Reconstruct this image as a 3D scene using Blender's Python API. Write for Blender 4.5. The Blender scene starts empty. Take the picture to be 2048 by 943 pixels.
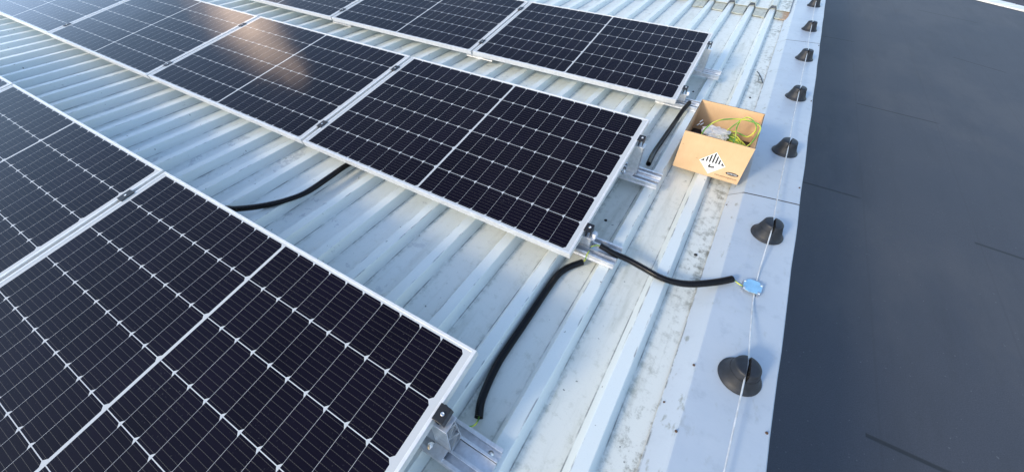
import bpy, bmesh, math, random
from mathutils import Vector, Matrix

# ------------------------------------------------------------------ camera, sky, sun, exposure
S = bpy.context.scene
COL = S.collection
R = math.radians

cam_d = bpy.data.cameras.new('camera')
cam = bpy.data.objects.new('camera', cam_d)
COL.objects.link(cam)
cam_d.sensor_width = 36.0
cam_d.lens = 36.0 * 774.43 / 2048.0
cam_d.clip_start, cam_d.clip_end = 0.02, 4000.0
cam.location = (0.3590, -1.1113, 1.2439)
cam.rotation_euler = (0.7873213, -0.0094241, 0.5399553)
S.camera = cam

SUN_EL, SUN_AZ = R(26), R(205)            # azimuth clockwise from +Y
to_sun = Vector((math.sin(SUN_AZ) * math.cos(SUN_EL), math.cos(SUN_AZ) * math.cos(SUN_EL), math.sin(SUN_EL)))

world = bpy.data.worlds.new('World')
S.world = world
world.use_nodes = True

sun_d = bpy.data.lights.new('sun', 'SUN')
sun_d.energy = 1.12
sun_d.angle = R(9)
sun_d.color = (1.0, 0.87, 0.66)
sun = bpy.data.objects.new('sun', sun_d)
COL.objects.link(sun)
sun.location = to_sun * 40
sun.rotation_euler = to_sun.to_track_quat('Z', 'Y').to_euler()

S.view_settings.view_transform = 'Standard'
S.view_settings.look = 'None'
S.view_settings.exposure = 1.2
S.view_settings.gamma = 1.0
S.view_settings.use_curve_mapping = False
S.render.resolution_x, S.render.resolution_y = 1024, 471


# ------------------------------------------------------------------ node expressions
class X:
    """a tiny wrapper so that node maths can be written as arithmetic"""
    def __init__(s, nt, sock): s.nt, s.s = nt, sock
    def _m(s, op, *a, clamp=False):
        n = s.nt.nodes.new('ShaderNodeMath'); n.operation = op; n.use_clamp = clamp
        for i, v in enumerate((s,) + a):
            if isinstance(v, X): s.nt.links.new(v.s, n.inputs[i])
            else: n.inputs[i].default_value = v
        return X(s.nt, n.outputs[0])
    def __add__(s, o): return s._m('ADD', o)
    def __radd__(s, o): return s._m('ADD', o)
    def __sub__(s, o): return s._m('SUBTRACT', o)
    def __rsub__(s, o): return s._m('MULTIPLY', -1.0)._m('ADD', o)
    def __mul__(s, o): return s._m('MULTIPLY', o)
    def __rmul__(s, o): return s._m('MULTIPLY', o)
    def __truediv__(s, o): return s._m('DIVIDE', o)
    def abs(s): return s._m('ABSOLUTE')
    def sign(s): return s._m('SIGN')
    def frac(s): return s._m('FRACT')
    def floor(s): return s._m('FLOOR')
    def lt(s, o): return s._m('LESS_THAN', o)
    def gt(s, o): return s._m('GREATER_THAN', o)
    def mx(s, o): return s._m('MAXIMUM', o)
    def mn(s, o): return s._m('MINIMUM', o)
    def pw(s, o): return s._m('POWER', o)
    def step(s, a, b):
        n = s.nt.nodes.new('ShaderNodeMapRange'); n.interpolation_type = 'SMOOTHSTEP'
        s.nt.links.new(s.s, n.inputs['Value'])
        n.inputs['From Min'].default_value = a; n.inputs['From Max'].default_value = b
        n.inputs['To Min'].default_value = 0.0; n.inputs['To Max'].default_value = 1.0
        if a > b:
            n.inputs['From Min'].default_value = b; n.inputs['From Max'].default_value = a
            n.inputs['To Min'].default_value = 1.0; n.inputs['To Max'].default_value = 0.0
        return X(s.nt, n.outputs[0])


def new_mat(name):
    m = bpy.data.materials.new(name); m.use_nodes = True
    nt = m.node_tree
    b = nt.nodes['Principled BSDF']
    return m, nt, b


def coords(nt):
    tc = nt.nodes.new('ShaderNodeTexCoord')
    sp = nt.nodes.new('ShaderNodeSeparateXYZ')
    nt.links.new(tc.outputs['Object'], sp.inputs[0])
    return tc.outputs['Object'], X(nt, sp.outputs[0]), X(nt, sp.outputs[1]), X(nt, sp.outputs[2])


def noise(nt, vec, scale, detail=4, rough=0.55, stretch=None, w=None):
    n = nt.nodes.new('ShaderNodeTexNoise')
    n.inputs['Scale'].default_value = scale
    n.inputs['Detail'].default_value = detail
    n.inputs['Roughness'].default_value = rough
    if stretch or w:
        mp = nt.nodes.new('ShaderNodeMapping')
        if stretch: mp.inputs['Scale'].default_value = stretch
        if w: mp.inputs['Location'].default_value = (w, w * 1.7, w * 0.6)
        nt.links.new(vec, mp.inputs[0]); nt.links.new(mp.outputs[0], n.inputs['Vector'])
    else:
        nt.links.new(vec, n.inputs['Vector'])
    return X(nt, n.outputs[0])


def mix(nt, f, a, b):
    n = nt.nodes.new('ShaderNodeMix'); n.data_type = 'RGBA'
    for k, v in (('Factor', f), ('A', a), ('B', b)):
        sock = [i for i in n.inputs if i.name == k and i.type == ('VALUE' if k == 'Factor' else 'RGBA')][0]
        if isinstance(v, X): nt.links.new(v.s, sock)
        elif hasattr(v, 'is_output'): nt.links.new(v, sock)
        elif k == 'Factor': sock.default_value = v
        else: sock.default_value = tuple(v) + (1.0,) if len(v) == 3 else v
    return [o for o in n.outputs if o.type == 'RGBA'][0]


def bump(nt, b, h, strength, dist=0.002):
    n = nt.nodes.new('ShaderNodeBump')
    n.inputs['Strength'].default_value = strength
    n.inputs['Distance'].default_value = dist
    nt.links.new(h.s, n.inputs['Height'])
    nt.links.new(n.outputs[0], b.inputs['Normal'])


def setc(nt, b, c):
    if hasattr(c, 'is_output'): nt.links.new(c, b.inputs['Base Color'])
    else: b.inputs['Base Color'].default_value = tuple(c) + (1.0,)


# ------------------------------------------------------------------ sky (daylight sky with thin clouds)
def build_world():
    nt = world.node_tree
    bg = nt.nodes['Background']
    sky = nt.nodes.new('ShaderNodeTexSky'); sky.sky_type = 'NISHITA'
    sky.sun_disc = False
    sky.sun_elevation = SUN_EL; sky.sun_rotation = SUN_AZ
    sky.air_density = 1.0; sky.dust_density = 0.8; sky.ozone_density = 1.0
    tc = nt.nodes.new('ShaderNodeTexCoord')
    nrm = nt.nodes.new('ShaderNodeVectorMath'); nrm.operation = 'NORMALIZE'
    nt.links.new(tc.outputs['Generated'], nrm.inputs[0])
    d = nrm.outputs[0]

    def around(az, el, soft_in, soft_out, stretch, wob):
        a, e = R(az), R(el)
        c = Vector((math.cos(a) * math.cos(e), math.sin(a) * math.cos(e), math.sin(e)))
        h = Vector((-math.sin(a), math.cos(a), 0)); v = c.cross(h) * -1
        def dot(vec):
            n = nt.nodes.new('ShaderNodeVectorMath'); n.operation = 'DOT_PRODUCT'
            nt.links.new(d, n.inputs[0]); n.inputs[1].default_value = vec
            return X(nt, n.outputs['Value'])
        hh, vv, f = dot(h), dot(v), dot(c)
        n1 = noise(nt, d, 9, 5, 0.6, w=az * 0.1)
        k = (hh * hh * stretch[0] + vv * vv * stretch[1]) + (1.0 - f.step(-0.2, 0.2)) * 50.0
        k = k.pw(0.5) + (n1 - 0.5) * wob
        return k.step(soft_out, soft_in)
    base = sky.outputs[0]
    cl = noise(nt, d, 2.3, 6, 0.6, stretch=(1, 1, 2.5), w=3.0).step(0.50, 0.78)
    c = mix(nt, cl * 0.22, base, (5.0, 5.6, 6.6))
    c = mix(nt, around(170, 5, 0.06, 0.24, (0.5, 1.0), 0.10) * 0.75, c, (6.0, 8.3, 12.4))
    c = mix(nt, around(158.3, 22.8, 0.0, 0.115, (1.7, 0.75), 0.17) * 0.85, c, (19.5, 15.2, 12.6))
    nt.links.new(c, bg.inputs['Color'])
    bg.inputs['Strength'].default_value = 0.15
build_world()


# ------------------------------------------------------------------ materials
M = {}

def simple(name, col, rough=0.5, metal=0.0, nscale=None, namt=0.15, spec=0.5, bmp=None):
    m, nt, b = new_mat(name)
    b.inputs['Roughness'].default_value = rough
    b.inputs['Metallic'].default_value = metal
    b.inputs['Specular IOR Level'].default_value = spec
    if nscale:
        vec, x, y, z = coords(nt)
        n = noise(nt, vec, nscale, 5)
        c2 = tuple(max(0, v * (1 - namt * 2)) for v in col)
        c1 = tuple(v * (1 + namt) for v in col)
        setc(nt, b, mix(nt, n.step(0.3, 0.7), c2, c1))
        if bmp: bump(nt, b, n, bmp)
    else:
        setc(nt, b, col)
    M[name] = m
    return m

simple('frame_aluminium', (0.72, 0.72, 0.71), 0.38, 0.25, 40, 0.04)
simple('raw_aluminium', (0.74, 0.75, 0.77), 0.36, 0.75, 60, 0.06)
simple('zinc', (0.70, 0.70, 0.72), 0.28, 1.0)
simple('black_clamp', (0.012, 0.012, 0.014), 0.42, 0.0, 200, 0.1)
simple('backsheet', (0.7, 0.7, 0.7), 0.6)
simple('conduit_black', (0.007, 0.007, 0.009), 0.22, 0.0, 60, 0.2)
simple('conduit_hollow', (0.003, 0.003, 0.003), 0.8)
simple('rubber_grey', (0.012, 0.015, 0.022), 0.55, 0.0, 60, 0.18, bmp=0.15)
simple('rubber_dark', (0.010, 0.010, 0.011), 0.6)
simple('wire_aluminium', (0.58, 0.60, 0.61), 0.55, 0.2, 30, 0.1)
simple('screw_rusty', (0.10, 0.055, 0.035), 0.7, 0.2, 300, 0.3)
simple('screw_rubber', (0.02, 0.02, 0.02), 0.6)
simple('label_white', (0.82, 0.82, 0.82), 0.45)
simple('print_black', (0.025, 0.020, 0.020), 0.5)
simple('print_brown', (0.23, 0.13, 0.06), 0.6)
simple('cardboard_edge', (0.20, 0.145, 0.10), 0.85, 0, 300, 0.3)
simple('dark_bits', (0.035, 0.028, 0.028), 0.5, 0, 40, 0.4)
simple('film_blue', (0.24, 0.48, 0.70), 0.25, 0.0, 30, 0.06)
simple('gutter_white', (0.78, 0.78, 0.74), 0.5, 0, 3, 0.06)
simple('seam_dark', (0.055, 0.045, 0.040), 0.7)
simple('wall_render', (0.33, 0.33, 0.33), 0.85, 0, 6, 0.1)
simple('far_dark', (0.05, 0.045, 0.06), 0.8, 0, 3, 0.2)
simple('ground_grey', (0.12, 0.12, 0.115), 0.9, 0, 0.6, 0.2)


def mat_cardboard():
    m, nt, b = new_mat('cardboard')
    vec, x, y, z = coords(nt)
    n = noise(nt, vec, 7, 5); f = noise(nt, vec, 220, 2, stretch=(1, 1, 0.12))
    c = mix(nt, n.step(0.3, 0.75), (0.60, 0.39, 0.215), (0.68, 0.455, 0.26))
    c = mix(nt, f.step(0.45, 0.8) * 0.25, c, (0.50, 0.31, 0.155))
    setc(nt, b, c); b.inputs['Roughness'].default_value = 0.8
    bump(nt, b, f, 0.15, 0.001)
    M['cardboard'] = m
mat_cardboard()


def mat_earth_cable():
    m, nt, b = new_mat('earth_cable')
    uv = nt.nodes.new('ShaderNodeUVMap'); sp = nt.nodes.new('ShaderNodeSeparateXYZ')
    nt.links.new(uv.outputs[0], sp.inputs[0])
    u, v = X(nt, sp.outputs[0]), X(nt, sp.outputs[1])
    s = ((u * 1.0 + v * 3.0)).frac().step(0.42, 0.55)
    setc(nt, b, mix(nt, s, (0.10, 0.28, 0.04), (0.58, 0.60, 0.07)))
    b.inputs['Roughness'].default_value = 0.4
    M['earth_cable'] = m
mat_earth_cable()


def mat_plastic_bag():
    m, nt, b = new_mat('plastic_bag')
    b.inputs['Base Color'].default_value = (0.80, 0.79, 0.78, 1)
    b.inputs['Roughness'].default_value = 0.22
    b.inputs['Alpha'].default_value = 0.62
    M['plastic_bag'] = m
mat_plastic_bag()

PITCH, X0 = 0.236, 0.400       # rib pitch and the right top edge of the last rib


def mat_roof(name, clean, far=False):
    m, nt, b = new_mat(name)
    vec, x, y, z = coords(nt)
    big = noise(nt, vec, 1.1, 5, 0.6, w=1.0)
    streak = noise(nt, vec, 9, 6, 0.65, stretch=(1.6, 0.22, 1))
    mott = noise(nt, vec, 26, 6, 0.7, w=5.0)
    fine = noise(nt, vec, 170, 3, 0.6, w=9.0)
    # position across a rib: 0 at the right top edge, growing to the left
    q = ((X0 - x) / PITCH + 20.0).frac() * PITCH
    pan = q.gt(0.072).mx(0.0) * q.lt(0.214)
    c = mix(nt, big.step(0.35, 0.7), clean, tuple(v * k for v, k in zip(clean, (1.05, 1.0, 0.95))))
    # cream algae tone, with sunlit warmth painted in, towards the verge, and in the open strip behind the panels
    warm = ((x + (big - 0.5) * 1.4).step(-1.3, 0.35)).mx((y + (big - 0.5) * 0.8).step(2.7, 3.3) * x.step(-2.2, -0.6))
    c = mix(nt, warm * (pan * 0.80 + 0.12), c, (0.69, 0.70, 0.64))
    # grime washed along the pans, thicker beside the rib bases
    grime = streak.step(0.48, 0.74) * pan * 0.34 + mott.step(0.52, 0.74) * pan * 0.30
    c = mix(nt, grime * (warm * 0.9 + 0.75), c, (0.43, 0.44, 0.365))
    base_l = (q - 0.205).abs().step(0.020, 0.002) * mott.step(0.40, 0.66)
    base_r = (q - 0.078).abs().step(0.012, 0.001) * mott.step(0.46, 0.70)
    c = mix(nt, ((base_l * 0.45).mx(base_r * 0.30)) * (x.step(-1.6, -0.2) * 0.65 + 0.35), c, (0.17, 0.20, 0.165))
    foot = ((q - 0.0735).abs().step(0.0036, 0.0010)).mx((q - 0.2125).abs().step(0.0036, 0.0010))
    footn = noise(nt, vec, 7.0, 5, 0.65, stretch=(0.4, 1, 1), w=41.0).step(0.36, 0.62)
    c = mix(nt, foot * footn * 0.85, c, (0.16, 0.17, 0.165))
    # last pan beside the flashing holds moss and leaf dirt
    last = x.step(0.425, 0.47) * (mott * 0.6 + streak * 0.4).step(0.46, 0.62)
    yy = noise(nt, vec, 1.6, 3, 0.5, stretch=(0.1, 1, 1), w=2.0).step(0.40, 0.62)
    c = mix(nt, last * (yy * 0.65 + 0.3), c, (0.17, 0.165, 0.12))
    # side laps of the sheets: a dark joint at the foot of every fourth rib
    lapq = ((X0 - x) / (PITCH * 4) + 20.25).frac() * (PITCH * 4)
    lap = (lapq - 0.0715).abs().step(0.0045, 0.0015) * noise(nt, vec, 3.0, 4, 0.6, stretch=(0.3, 1, 1), w=21.0).step(0.40, 0.55)
    c = mix(nt, lap * 0.85, c, (0.085, 0.065, 0.05))
    scuff = noise(nt, vec, 4.2, 6, 0.75, stretch=(1.0, 1.2, 1), w=31.0).step(0.575, 0.62) * x.step(-0.1, -1.0) * pan
    c = mix(nt, scuff * 0.42, c, (0.30, 0.33, 0.37))
    # worn paint lines on the rib edges
    chip = noise(nt, vec, 30, 5, 0.7, stretch=(1, 0.18, 1), w=7.0)
    edge = ((q - 0.002).abs().step(0.0045, 0.0012)).mx((q - 0.050).abs().step(0.0045, 0.0012))
    c = mix(nt, edge * chip.step(0.53, 0.62) * 0.75, c, (0.20, 0.205, 0.21))
    # peeled patches and small dark specks
    peel = noise(nt, vec, 5.5, 7, 0.72, stretch=(1.3, 0.7, 1), w=12.0).step(0.655, 0.70)
    c = mix(nt, peel * 0.38, c, (0.27, 0.28, 0.30))
    speck = noise(nt, vec, 42, 2, 0.5, w=15.0).step(0.735, 0.775)
    c = mix(nt, speck * 0.8, c, (0.10, 0.11, 0.10))
    c = mix(nt, fine.step(0.55, 0.8) * 0.18, c, (0.33, 0.34, 0.33))
    setc(nt, b, c)
    rg = mott.step(0.3, 0.8) * 0.22 + 0.34
    nt.links.new(rg.s, b.inputs['Roughness'])
    bump(nt, b, mott * 0.6 + streak * 0.6 + fine * 0.15, 0.28, 0.004)
    M[name] = m
mat_roof('painted_roof', (0.67, 0.725, 0.72))
mat_roof('weathered_roof', (0.47, 0.51, 0.48))


def mat_flashing():
    m, nt, b = new_mat('flashing_paint')
    vec, x, y, z = coords(nt)
    big = noise(nt, vec, 2.2, 5, 0.6); mott = noise(nt, vec, 14, 6, 0.65, w=3.0); fine = noise(nt, vec, 120, 3, w=5.0)
    c = mix(nt, big.step(0.3, 0.7), (0.395, 0.455, 0.52), (0.445, 0.50, 0.555))
    c = mix(nt, mott.step(0.52, 0.74) * 0.50, c, (0.29, 0.34, 0.40))
    apron = x.step(0.612, 0.600)
    c = mix(nt, apron * 0.40, c, (0.56, 0.60, 0.60))
    runs = noise(nt, vec, 7, 6, 0.7, stretch=(0.35, 1.5, 1), w=13.0).step(0.56, 0.72)
    c = mix(nt, runs * 0.30, c, (0.33, 0.37, 0.40))
    stain = noise(nt, vec, 24, 4, 0.6, stretch=(1, 0.5, 1), w=8.0).step(0.60, 0.70)
    c = mix(nt, stain * (apron * 0.55 + 0.20), c, (0.22, 0.23, 0.19))
    c = mix(nt, fine.step(0.6, 0.8) * 0.12, c, (0.34, 0.36, 0.40))
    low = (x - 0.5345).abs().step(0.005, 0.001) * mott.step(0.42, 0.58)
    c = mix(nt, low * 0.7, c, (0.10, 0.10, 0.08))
    setc(nt, b, c)
    b.inputs['Roughness'].default_value = 0.42
    bump(nt, b, big + mott * 0.25, 0.35, 0.010)
    M['flashing_paint'] = m
mat_flashing()


def mat_rust_tab():
    m, nt, b = new_mat('weathered_tab')
    vec, x, y, z = coords(nt)
    mott = noise(nt, vec, 24, 6, 0.7)
    c = mix(nt, mott.step(0.35, 0.7), (0.50, 0.52, 0.45), (0.36, 0.37, 0.31))
    rust = (x + (mott - 0.5) * 0.16).step(0.46, 0.55)
    c = mix(nt, rust * 0.8, c, (0.36, 0.19, 0.085))
    setc(nt, b, c); b.inputs['Roughness'].default_value = 0.75
    bump(nt, b, mott, 0.3, 0.004)
    M['weathered_tab'] = m
mat_rust_tab()


def mat_felt():
    m, nt, b = new_mat('roofing_felt')
    vec, x, y, z = coords(nt)
    big = noise(nt, vec, 0.8, 4, 0.6); grain = noise(nt, vec, 130, 3, 0.7); mid = noise(nt, vec, 22, 6, 0.72)
    patch = noise(nt, vec, 0.55, 6, 0.7, stretch=(1.0, 0.6, 1), w=11.0)
    run = noise(nt, vec, 2.2, 6, 0.7, stretch=(1.5, 0.25, 1), w=17.0)
    c = mix(nt, big.step(0.3, 0.7), (0.052, 0.060, 0.078), (0.063, 0.069, 0.085))
    c = mix(nt, grain.step(0.35, 0.7), c, (0.040, 0.045, 0.057))
    c = mix(nt, mid.step(0.48, 0.78) * 0.35, c, (0.040, 0.044, 0.052))
    c = mix(nt, patch.step(0.44, 0.62) * 0.42, c, (0.084, 0.085, 0.092))
    c = mix(nt, run.step(0.46, 0.72) * 0.38, c, (0.034, 0.038, 0.046))
    dots = noise(nt, vec, 48, 1, 0.4, w=4.0).step(0.75, 0.80)
    c = mix(nt, dots * 0.35, c, (0.20, 0.21, 0.22))
    # the cross laps between felt rolls, each a real narrow seam
    seams = ((1.92, 2.86, 6.01, -0.115), (0.9, 1.90, 3.47, 0.0), (2.78, 3.80, 3.26, -0.10), (1.83, 2.80, 0.74, 0.015),
             (3.45, 4.10, 9.06, -0.62), (3.28, 4.31, 12.38, -0.50), (0.9, 1.98, 9.12, -0.09), (3.80, 4.8, 5.3, -0.08), (2.8, 3.8, -1.3, 0.0))
    s = None
    for x0, x1, y0, k in seams:
        t = (y - ((x - x0) * k + y0)).abs().step(0.021, 0.007) * x.step(x0 - 0.005, x0 + 0.005) * x.step(x1 + 0.02, x1 - 0.06)
        s = t if s is None else s.mx(t)
    c = mix(nt, s * 0.75, c, (0.010, 0.013, 0.015))
    rolls = None
    for rx in (1.91, 2.82, 3.8, 4.8):
        t = (x - rx).abs().step(0.012, 0.003)
        rolls = t if rolls is None else rolls.mx(t)
    c = mix(nt, rolls * 0.17, c, (0.03, 0.03, 0.033))
    setc(nt, b, c)
    b.inputs['Roughness'].default_value = 0.72
    bump(nt, b, grain + s * -2.0, 0.3, 0.002)
    M['roofing_felt'] = m
mat_felt()

PL, PW, PT = 1.755, 1.038, 0.035     # a panel: long side, short side, frame height


def mat_cells():
    m, nt, b = new_mat('solar_cells')
    vec, x, y, z = coords(nt)           # x: -PL..0 along the row, y: 0..PW up the slope
    pu, pv = 0.084, 0.1675
    a = x + PL / 2
    sg = a.sign()
    uu = (a - sg * 0.0056) / pu
    vv = (y - (PW / 2 - 3 * pv)) / pv
    fu, fv = uu.frac(), vv.frac()
    du, dv = fu * pu, fv * pv
    inside = a.abs().gt(0.0056) * a.abs().lt(0.0056 + 10 * pu) * vv.gt(0.0) * vv.lt(6.0)
    cu = du.mn(pu - du); cv = dv.mn(pv - dv)
    g = inside * cu.gt(0.00048) * cv.gt(0.0013)
    cham = (pu - du + cv).gt(0.0125)
    cell = g * cham
    bb = ((fv * 9.0).frac() - 0.5).abs().lt(0.030)
    bb = bb * cu.gt(0.002)
    dots = ((fu * 11.0).frac() - 0.5).abs().lt(0.34)
    n = noise(nt, vec, 3.2, 3); tone = noise(nt, vec, 1.3, 2, w=2.0)
    info = nt.nodes.new('ShaderNodeObjectInfo'); rnd = X(nt, info.outputs['Random'])
    wn = nt.nodes.new('ShaderNodeTexWhiteNoise'); wn.noise_dimensions = '3D'
    cx_ = nt.nodes.new('ShaderNodeCombineXYZ')
    nt.links.new(uu.floor().s, cx_.inputs[0]); nt.links.new(vv.floor().s, cx_.inputs[1]); nt.links.new((rnd * 50.0).s, cx_.inputs[2])
    nt.links.new(cx_.outputs[0], wn.inputs[0])
    shift = X(nt, wn.outputs[0])
    ca = mix(nt, n.step(0.3, 0.7) * 0.5 + shift * 0.5, (0.0030, 0.0018, 0.0060), (0.0054, 0.0036, 0.0100))
    ca = mix(nt, bb * (dots * 0.6 + 0.4) * 0.17, ca, (0.42, 0.40, 0.34))
    col = mix(nt, cell, (0.50, 0.515, 0.52), ca)
    # dried dust specks on the glass
    sp = noise(nt, vec, 150, 3, 0.6).step(0.63, 0.72)
    cl = noise(nt, vec, 5, 4, 0.6, w=6.0).step(0.40, 0.75)
    smear = noise(nt, vec, 3.0, 6, 0.7, stretch=(1, 0.5, 1), w=26.0).step(0.35, 0.75)
    film = noise(nt, vec, 2.0, 4, 0.6, w=16.0).step(0.25, 0.9)
    col = mix(nt, sp * cl * 0.17 + film * 0.0015 + smear * film * 0.004, col, (0.40, 0.38, 0.36))
    setc(nt, b, col)
    b.inputs['Roughness'].default_value = 0.5
    b.inputs['Specular IOR Level'].default_value = 0.0
    b.inputs['Coat Weight'].default_value = 1.0
    nt.links.new((smear * 0.10 + 0.05).s, b.inputs['Coat Roughness'])
    b.inputs['Coat IOR'].default_value = 1.2
    M['solar_cells'] = m
mat_cells()


# ------------------------------------------------------------------ mesh helpers
class MB:
    def __init__(s): s.v, s.f, s.m, s.uv, s.sm, s.mats = [], [], [], [], [], []
    def mi(s, mat):
        if mat not in s.mats: s.mats.append(mat)
        return s.mats.index(mat)
    def add(s, verts, faces, mat, smooth=False, uvs=None):
        o = len(s.v); s.v += [tuple(v) for v in verts]
        k = s.mi(mat)
        for i, f in enumerate(faces):
            s.f.append(tuple(a + o for a in f)); s.m.append(k); s.sm.append(smooth)
            s.uv.append(uvs[i] if uvs else [(0, 0)] * len(f))
        return s
    def box(s, lo, hi, mat, bev=0.0, mtx=None):
        bm = bmesh.new()
        bmesh.ops.create_cube(bm, size=1.0)
        for v in bm.verts:
            v.co = Vector([(l + h) / 2 + c * (h - l) for l, h, c in zip(lo, hi, v.co)])
        if bev: bmesh.ops.bevel(bm, geom=bm.edges[:], offset=bev, segments=2, affect='EDGES', profile=0.5)
        if mtx: bmesh.ops.transform(bm, matrix=mtx, verts=bm.verts)
        bm.verts.index_update()
        s.add([v.co for v in bm.verts], [[v.index for v in f.verts] for f in bm.faces], mat)
        bm.free(); return s
    def lathe(s, prof, mat, seg=24, axis='Z', at=(0, 0, 0), smooth=True, cap=True, mtx=None):
        vs, fs = [], []
        for r, h in prof:
            for k in range(seg):
                a = 2 * math.pi * k / seg
                p = Vector((r * math.cos(a), r * math.sin(a), h))
                if axis == 'X': p = Vector((p.z, p.x, p.y))
                if axis == 'Y': p = Vector((p.y, p.z, p.x))
                p += Vector(at)
                vs.append(mtx @ p if mtx else p)
        for i in range(len(prof) - 1):
            for k in range(seg):
                k2 = (k + 1) % seg
                fs.append((i * seg + k, i * seg + k2, (i + 1) * seg + k2, (i + 1) * seg + k))
        s.add(vs, fs, mat, smooth)
        if cap:
            o = len(prof) - 1
            s.add([vs[k] for k in range(seg)][::-1] , [tuple(range(seg))], mat)
            s.add([vs[o * seg + k] for k in range(seg)], [tuple(range(seg))], mat)
        return s
    def tube(s, pts, r, mat, seg=10, smooth=True, cap=True, radii=None, vscale=None):
        pts = [Vector(p) for p in pts]
        n = len(pts); vs, fs, uvs = [], [], []
        t0 = (pts[1] - pts[0]).normalized()
        up = Vector((0, 0, 1)) if abs(t0.z) < 0.9 else Vector((1, 0, 0))
        side = t0.cross(up).normalized(); L = 0; Ls = []
        for i, p in enumerate(pts):
            t = (pts[min(i + 1, n - 1)] - pts[max(i - 1, 0)]).normalized()
            side = (side - t * side.dot(t)).normalized(); nb = t.cross(side)
            rr = radii[i] if radii else r
            if i: L += (p - pts[i - 1]).length
            Ls.append(L)
            for k in range(seg):
                a = 2 * math.pi * k / seg
                vs.append(p + side * (rr * math.cos(a)) + nb * (rr * math.sin(a)))
        sc = vscale or 1.0
        for i in range(n - 1):
            for k in range(seg):
                k2 = (k + 1) % seg
                fs.append((i * seg + k, i * seg + k2, (i + 1) * seg + k2, (i + 1) * seg + k))
                uvs.append([(k / seg, Ls[i] * sc), ((k + 1) / seg, Ls[i] * sc), ((k + 1) / seg, Ls[i + 1] * sc), (k / seg, Ls[i + 1] * sc)])
        s.add(vs, fs, mat, smooth, uvs)
        if cap:
            s.add(vs[:seg][::-1], [tuple(range(seg))], mat); s.add(vs[-seg:], [tuple(range(seg))], mat)
        return s
    def prism(s, poly, d0, d1, mat, axis='X'):
        """closed polygon (2D) extruded along an axis; poly given in the two other axes"""
        def P(a, d):
            if axis == 'X': return (d, a[0], a[1])
            if axis == 'Y': return (a[0], d, a[1])
            return (a[0], a[1], d)
        n = len(poly)
        vs = [P(a, d0) for a in poly] + [P(a, d1) for a in poly]
        fs = [tuple(range(n))[::-1], tuple(range(n, 2 * n))] + [(i, (i + 1) % n, n + (i + 1) % n, n + i) for i in range(n)]
        return s.add(vs, fs, mat)
    def bar2(s, a, b, th, d0, d1, mat, axis='X'):
        """flat strip of thickness th from 2D point a to b, extruded along an axis"""
        a, b = Vector(a), Vector(b); t = (b - a).normalized(); nrm = Vector((-t.y, t.x)) * th / 2
        return s.prism([a + nrm, a - nrm, b - nrm, b + nrm], d0, d1, mat, axis)
    def build(s, name, parent=None, loc=None, rot=None, fixn=True):
        me = bpy.data.meshes.new(name)
        me.from_pydata(s.v, [], s.f)
        for m in s.mats: me.materials.append(M[m])
        me.polygons.foreach_set('material_index', s.m)
        me.polygons.foreach_set('use_smooth', s.sm)
        if any(any(c != (0, 0) for c in u) for u in s.uv):
            l = me.uv_layers.new(name='UVMap')
            l.data.foreach_set('uv', [c for u in s.uv for p in u for c in p])
        me.update()
        if fixn:
            bm = bmesh.new(); bm.from_mesh(me); bmesh.ops.recalc_face_normals(bm, faces=bm.faces); bm.to_mesh(me); bm.free()
        o = bpy.data.objects.new(name, me); COL.objects.link(o)
        if parent: o.parent = parent
        if loc: o.location = loc
        if rot: o.rotation_euler = rot
        return o


def tag(o, label=None, cat=None, group=None, kind=None):
    for k, v in (('label', label), ('category', cat), ('group', group), ('kind', kind)):
        if v: o[k] = v
    return o


def thing(name, label, cat, loc=(0, 0, 0), rot=(0, 0, 0), group=None):
    o = bpy.data.objects.new(name, None); COL.objects.link(o)
    o.empty_display_size = 0.05
    o.location = loc; o.rotation_euler = rot
    return tag(o, label, cat, group)


def dup(o, parent=None):
    c = o.copy(); COL.objects.link(c)
    if parent: c.parent = parent
    for ch in [k for k in o.children]:
        dup(ch, c)
    return c


def spline(pts, n):
    """Catmull-Rom through points, n samples per span"""
    P = [Vector(p) for p in pts]; P = [P[0] * 2 - P[1]] + P + [P[-1] * 2 - P[-2]]
    out = []
    for i in range(1, len(P) - 2):
        for k in range(n):
            t = k / n
            a, b, c, d = P[i - 1:i + 3]
            out.append(0.5 * ((2 * b) + (c - a) * t + (2 * a - 5 * b + 4 * c - d) * t * t + (3 * b - a - 3 * c + d) * t ** 3))
    out.append(P[-2]); return out


def resample(pts, step):
    out = [pts[0]]; acc = 0.0
    for a, b in zip(pts, pts[1:]):
        L = (b - a).length; 
        if L == 0: continue
        d = step - acc
        while d <= L:
            out.append(a.lerp(b, d / L)); d += step
        acc = L - (d - step)
    return out


# ------------------------------------------------------------------ the setting
ZP, ZR = -0.145, -0.100        # pan and rib-top levels


def rib_profile(dz=0.0, x_hi=0.56):
    """(x, z) points of the trapezoidal sheet from right to left"""
    pts = [(x_hi, ZP)]
    k = 0
    while True:
        xr = X0 - PITCH * k
        if xr < -13: break
        pts += [(xr + 0.0225, ZP), (xr + 0.0195, ZP + 0.003), (xr + 0.002, ZR - 0.003), (xr - 0.001, ZR),
                (xr - 0.049, ZR), (xr - 0.052, ZR - 0.003), (xr - 0.0695, ZP + 0.003), (xr - 0.0725, ZP)]
        k += 1
    return [(x, z + dz) for x, z in pts]


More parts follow.
